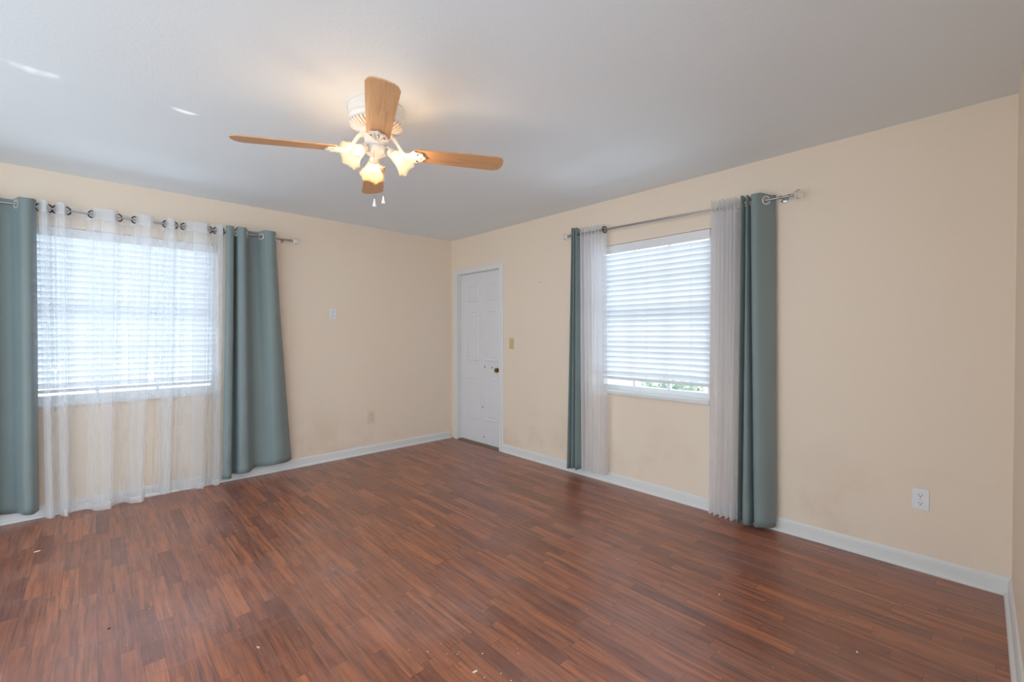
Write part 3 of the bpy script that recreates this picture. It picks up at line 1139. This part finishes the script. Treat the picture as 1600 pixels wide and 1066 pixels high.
base = RS(-1.088, 0, 1.186)
t = thing('light_switch', 'almond light switch on the wall right of the white door', 'light switch', base)
b = bmesh.new(); RS.box(b, -1.120, -1.056, 0, .007, 1.128, 1.244, .003); new_obj('cover_plate', b, M_almond, t, origin=base)
b = bmesh.new(); RS.box(b, -1.105, -1.071, .006, .011, 1.152, 1.220, .002); new_obj('rocker', b, M_almond, t, origin=base)

# nail holes and tacks left in the paint
for i, (side, s, z, lab) in enumerate(((RS, -1.508, 1.805, 'dark nail left in the wall between the door and the right window'),)):
    b = bmesh.new()
    q = Vector((0, 0, 1)).rotation_difference(side(0, 1, 0) - side(0, 0, 0)).to_matrix().to_4x4()
    lathe(b, [(0, .006), (.004, .0055), (.0045, .004), (.002, .0035), (.002, -.004)], 12, Matrix.Translation(side(s, 0, z)) @ q)
    bmesh.ops.translate(b, verts=b.verts, vec=(0, 0, 0))
    o = new_obj('nail', b, M_slot, None, origin=side(s, 0, z))
    tag(o, lab, 'nail')


# ------------------------------------------------------------------ paint chips and crumbs on the floor
def chip(x, y, L, Wd, rot, m, name, label, cat, group=None):
    b = bmesh.new()
    rnd = random.Random(int((x * 977 + y * 331) * 100))
    n = 7
    lo, hi = [], []
    for i in range(n):
        a = 2 * PI * i / n
        k = rnd.uniform(.75, 1.1)
        px, py = L / 2 * k * math.cos(a), Wd / 2 * k * math.sin(a)
        X = x + px * math.cos(rot) - py * math.sin(rot)
        Y = y + px * math.sin(rot) + py * math.cos(rot)
        lo.append(b.verts.new((X, Y, 0.0002)))
        hi.append(b.verts.new((X, Y, 0.0022 + rnd.uniform(0, .002))))
    b.faces.new(lo[::-1]); b.faces.new(hi)
    for i in range(n):
        j = (i + 1) % n
        b.faces.new((lo[i], lo[j], hi[j], hi[i]))
    o = new_obj(name, b, m, None, origin=(x, y, 0))
    return tag(o, label, cat, group)


chip(-3.504, -0.713, .030, .014, .1, M_chip, 'paint_chip', 'white paint chip on the floor in front of the left edge teal curtain', 'paint chip')
chip(-2.21, -3.228, .022, .009, -.2, M_chip, 'paint_chip', 'white paint chip at the bottom of the photo below the fan', 'paint chip')
chip(-2.773, -2.516, .022, .007, 1.9, M_straw, 'wood_splinter', 'pale wood splinter on the dusty floor in front of the buckled joint', 'splinter')
chip(-3.213, -1.938, .011, .008, .4, M_twig, 'dark_crumb', 'dark crumb on the shiny floor patch at the lower left', 'crumb')
chip(-1.031, -4.203, .008, .007, .4, M_chip, 'paint_chip', 'small white paint chip on the floor in front of the near outlet', 'paint chip')
chip(-1.029, -3.662, .009, .008, .4, M_chip, 'paint_chip', 'small white paint chip on the floor in front of the broad teal curtain', 'paint chip')

rnd = random.Random(5)
b = bmesh.new()
spots = [(-2.15, -3.2, .16, 60), (-2.3, -2.35, .18, 36), (-1.7, -0.75, .55, 44), (-.9, -.7, .4, 36), (-.55, -1.9, .3, 26), (-1.4, -3.2, .7, 90), (-2.9, -1.2, .6, 34), (-2.2, -1.7, .6, 36), (-.7, -4.2, .35, 26)]
for cx, cy, sp, n in spots:
    for _ in range(n):
        x, y = rnd.gauss(cx, sp), rnd.gauss(cy, sp)
        if not (-4.6 < x < -.05 and -4.55 < y < -.05):
            continue
        s = rnd.choice((.0007, .0008, .001, .0012, .0014, .002))
        a = rnd.uniform(0, PI)
        l = s * rnd.choice((1, 1, 1.4, 2.2))
        c, sn = math.cos(a), math.sin(a)
        q = [(l * c, l * sn), (-s * sn, s * c), (-l * c, -l * sn), (s * sn, -s * c)]
        top = b.verts.new((x, y, .0004 + s * .9))
        vs = [b.verts.new((x + px, y + py, .0002)) for px, py in q]
        for i in range(4):
            b.faces.new((vs[i], vs[(i + 1) % 4], top))
o = new_obj('floor_grit', b, M_chip, None, origin=(0, 0, 0))
tag(o, 'pale grit and dust crumbs scattered over the wood floor', 'grit', kind='stuff')

# ------------------------------------------------------------------ outside, glimpsed under the right blind
bm = bmesh.new(); box(bm, T + .02, 9, -9, 6, -0.35, -0.25); box(bm, -9, T + .02, T + .02, 6, -0.35, -0.25); struct('ground', bm, M_ground)
bm = bmesh.new(); box(bm, 4.6, 4.8, -8, 5, -0.25, 1.9); box(bm, 4.55, 4.85, -8, 5, 1.9, 1.96)
o = new_obj('garden_wall', bm, M_brick, None, origin=(4.7, -1.5, -.25)); o['kind'] = 'structure'
b = bmesh.new()
rnd = random.Random(3)
sx, sy = 2.6, -1.55
for _ in range(900):
    a, e, r = rnd.uniform(0, 2 * PI), rnd.uniform(0, PI), .55 * rnd.random() ** .4
    c = Vector((sx + r * math.cos(a) * math.sin(e), sy + .8 * r * math.sin(a) * math.sin(e), .35 + r * 1.1 * math.cos(e)))
    u = Vector((rnd.gauss(0, 1), rnd.gauss(0, 1), rnd.gauss(0, 1))).normalized()
    w = u.orthogonal().normalized()
    h = .06
    b.faces.new([b.verts.new(c + u * h), b.verts.new(c + w * h * .4), b.verts.new(c - u * h), b.verts.new(c - w * h * .4)])
st = thing('shrub', 'green shrub outdoors, glimpsed below the right window blind', 'shrub', (sx, sy, -.25))
new_obj('foliage', b, M_leaf, st, origin=(sx, sy, -.25))
b = bmesh.new(); tube(b, [(sx, sy, -.25), (sx + .02, sy, .1), (sx, sy + .02, .45)], [.03, .024, .012], 8); new_obj('stem', b, M_twig, st, origin=(sx, sy, -.25))
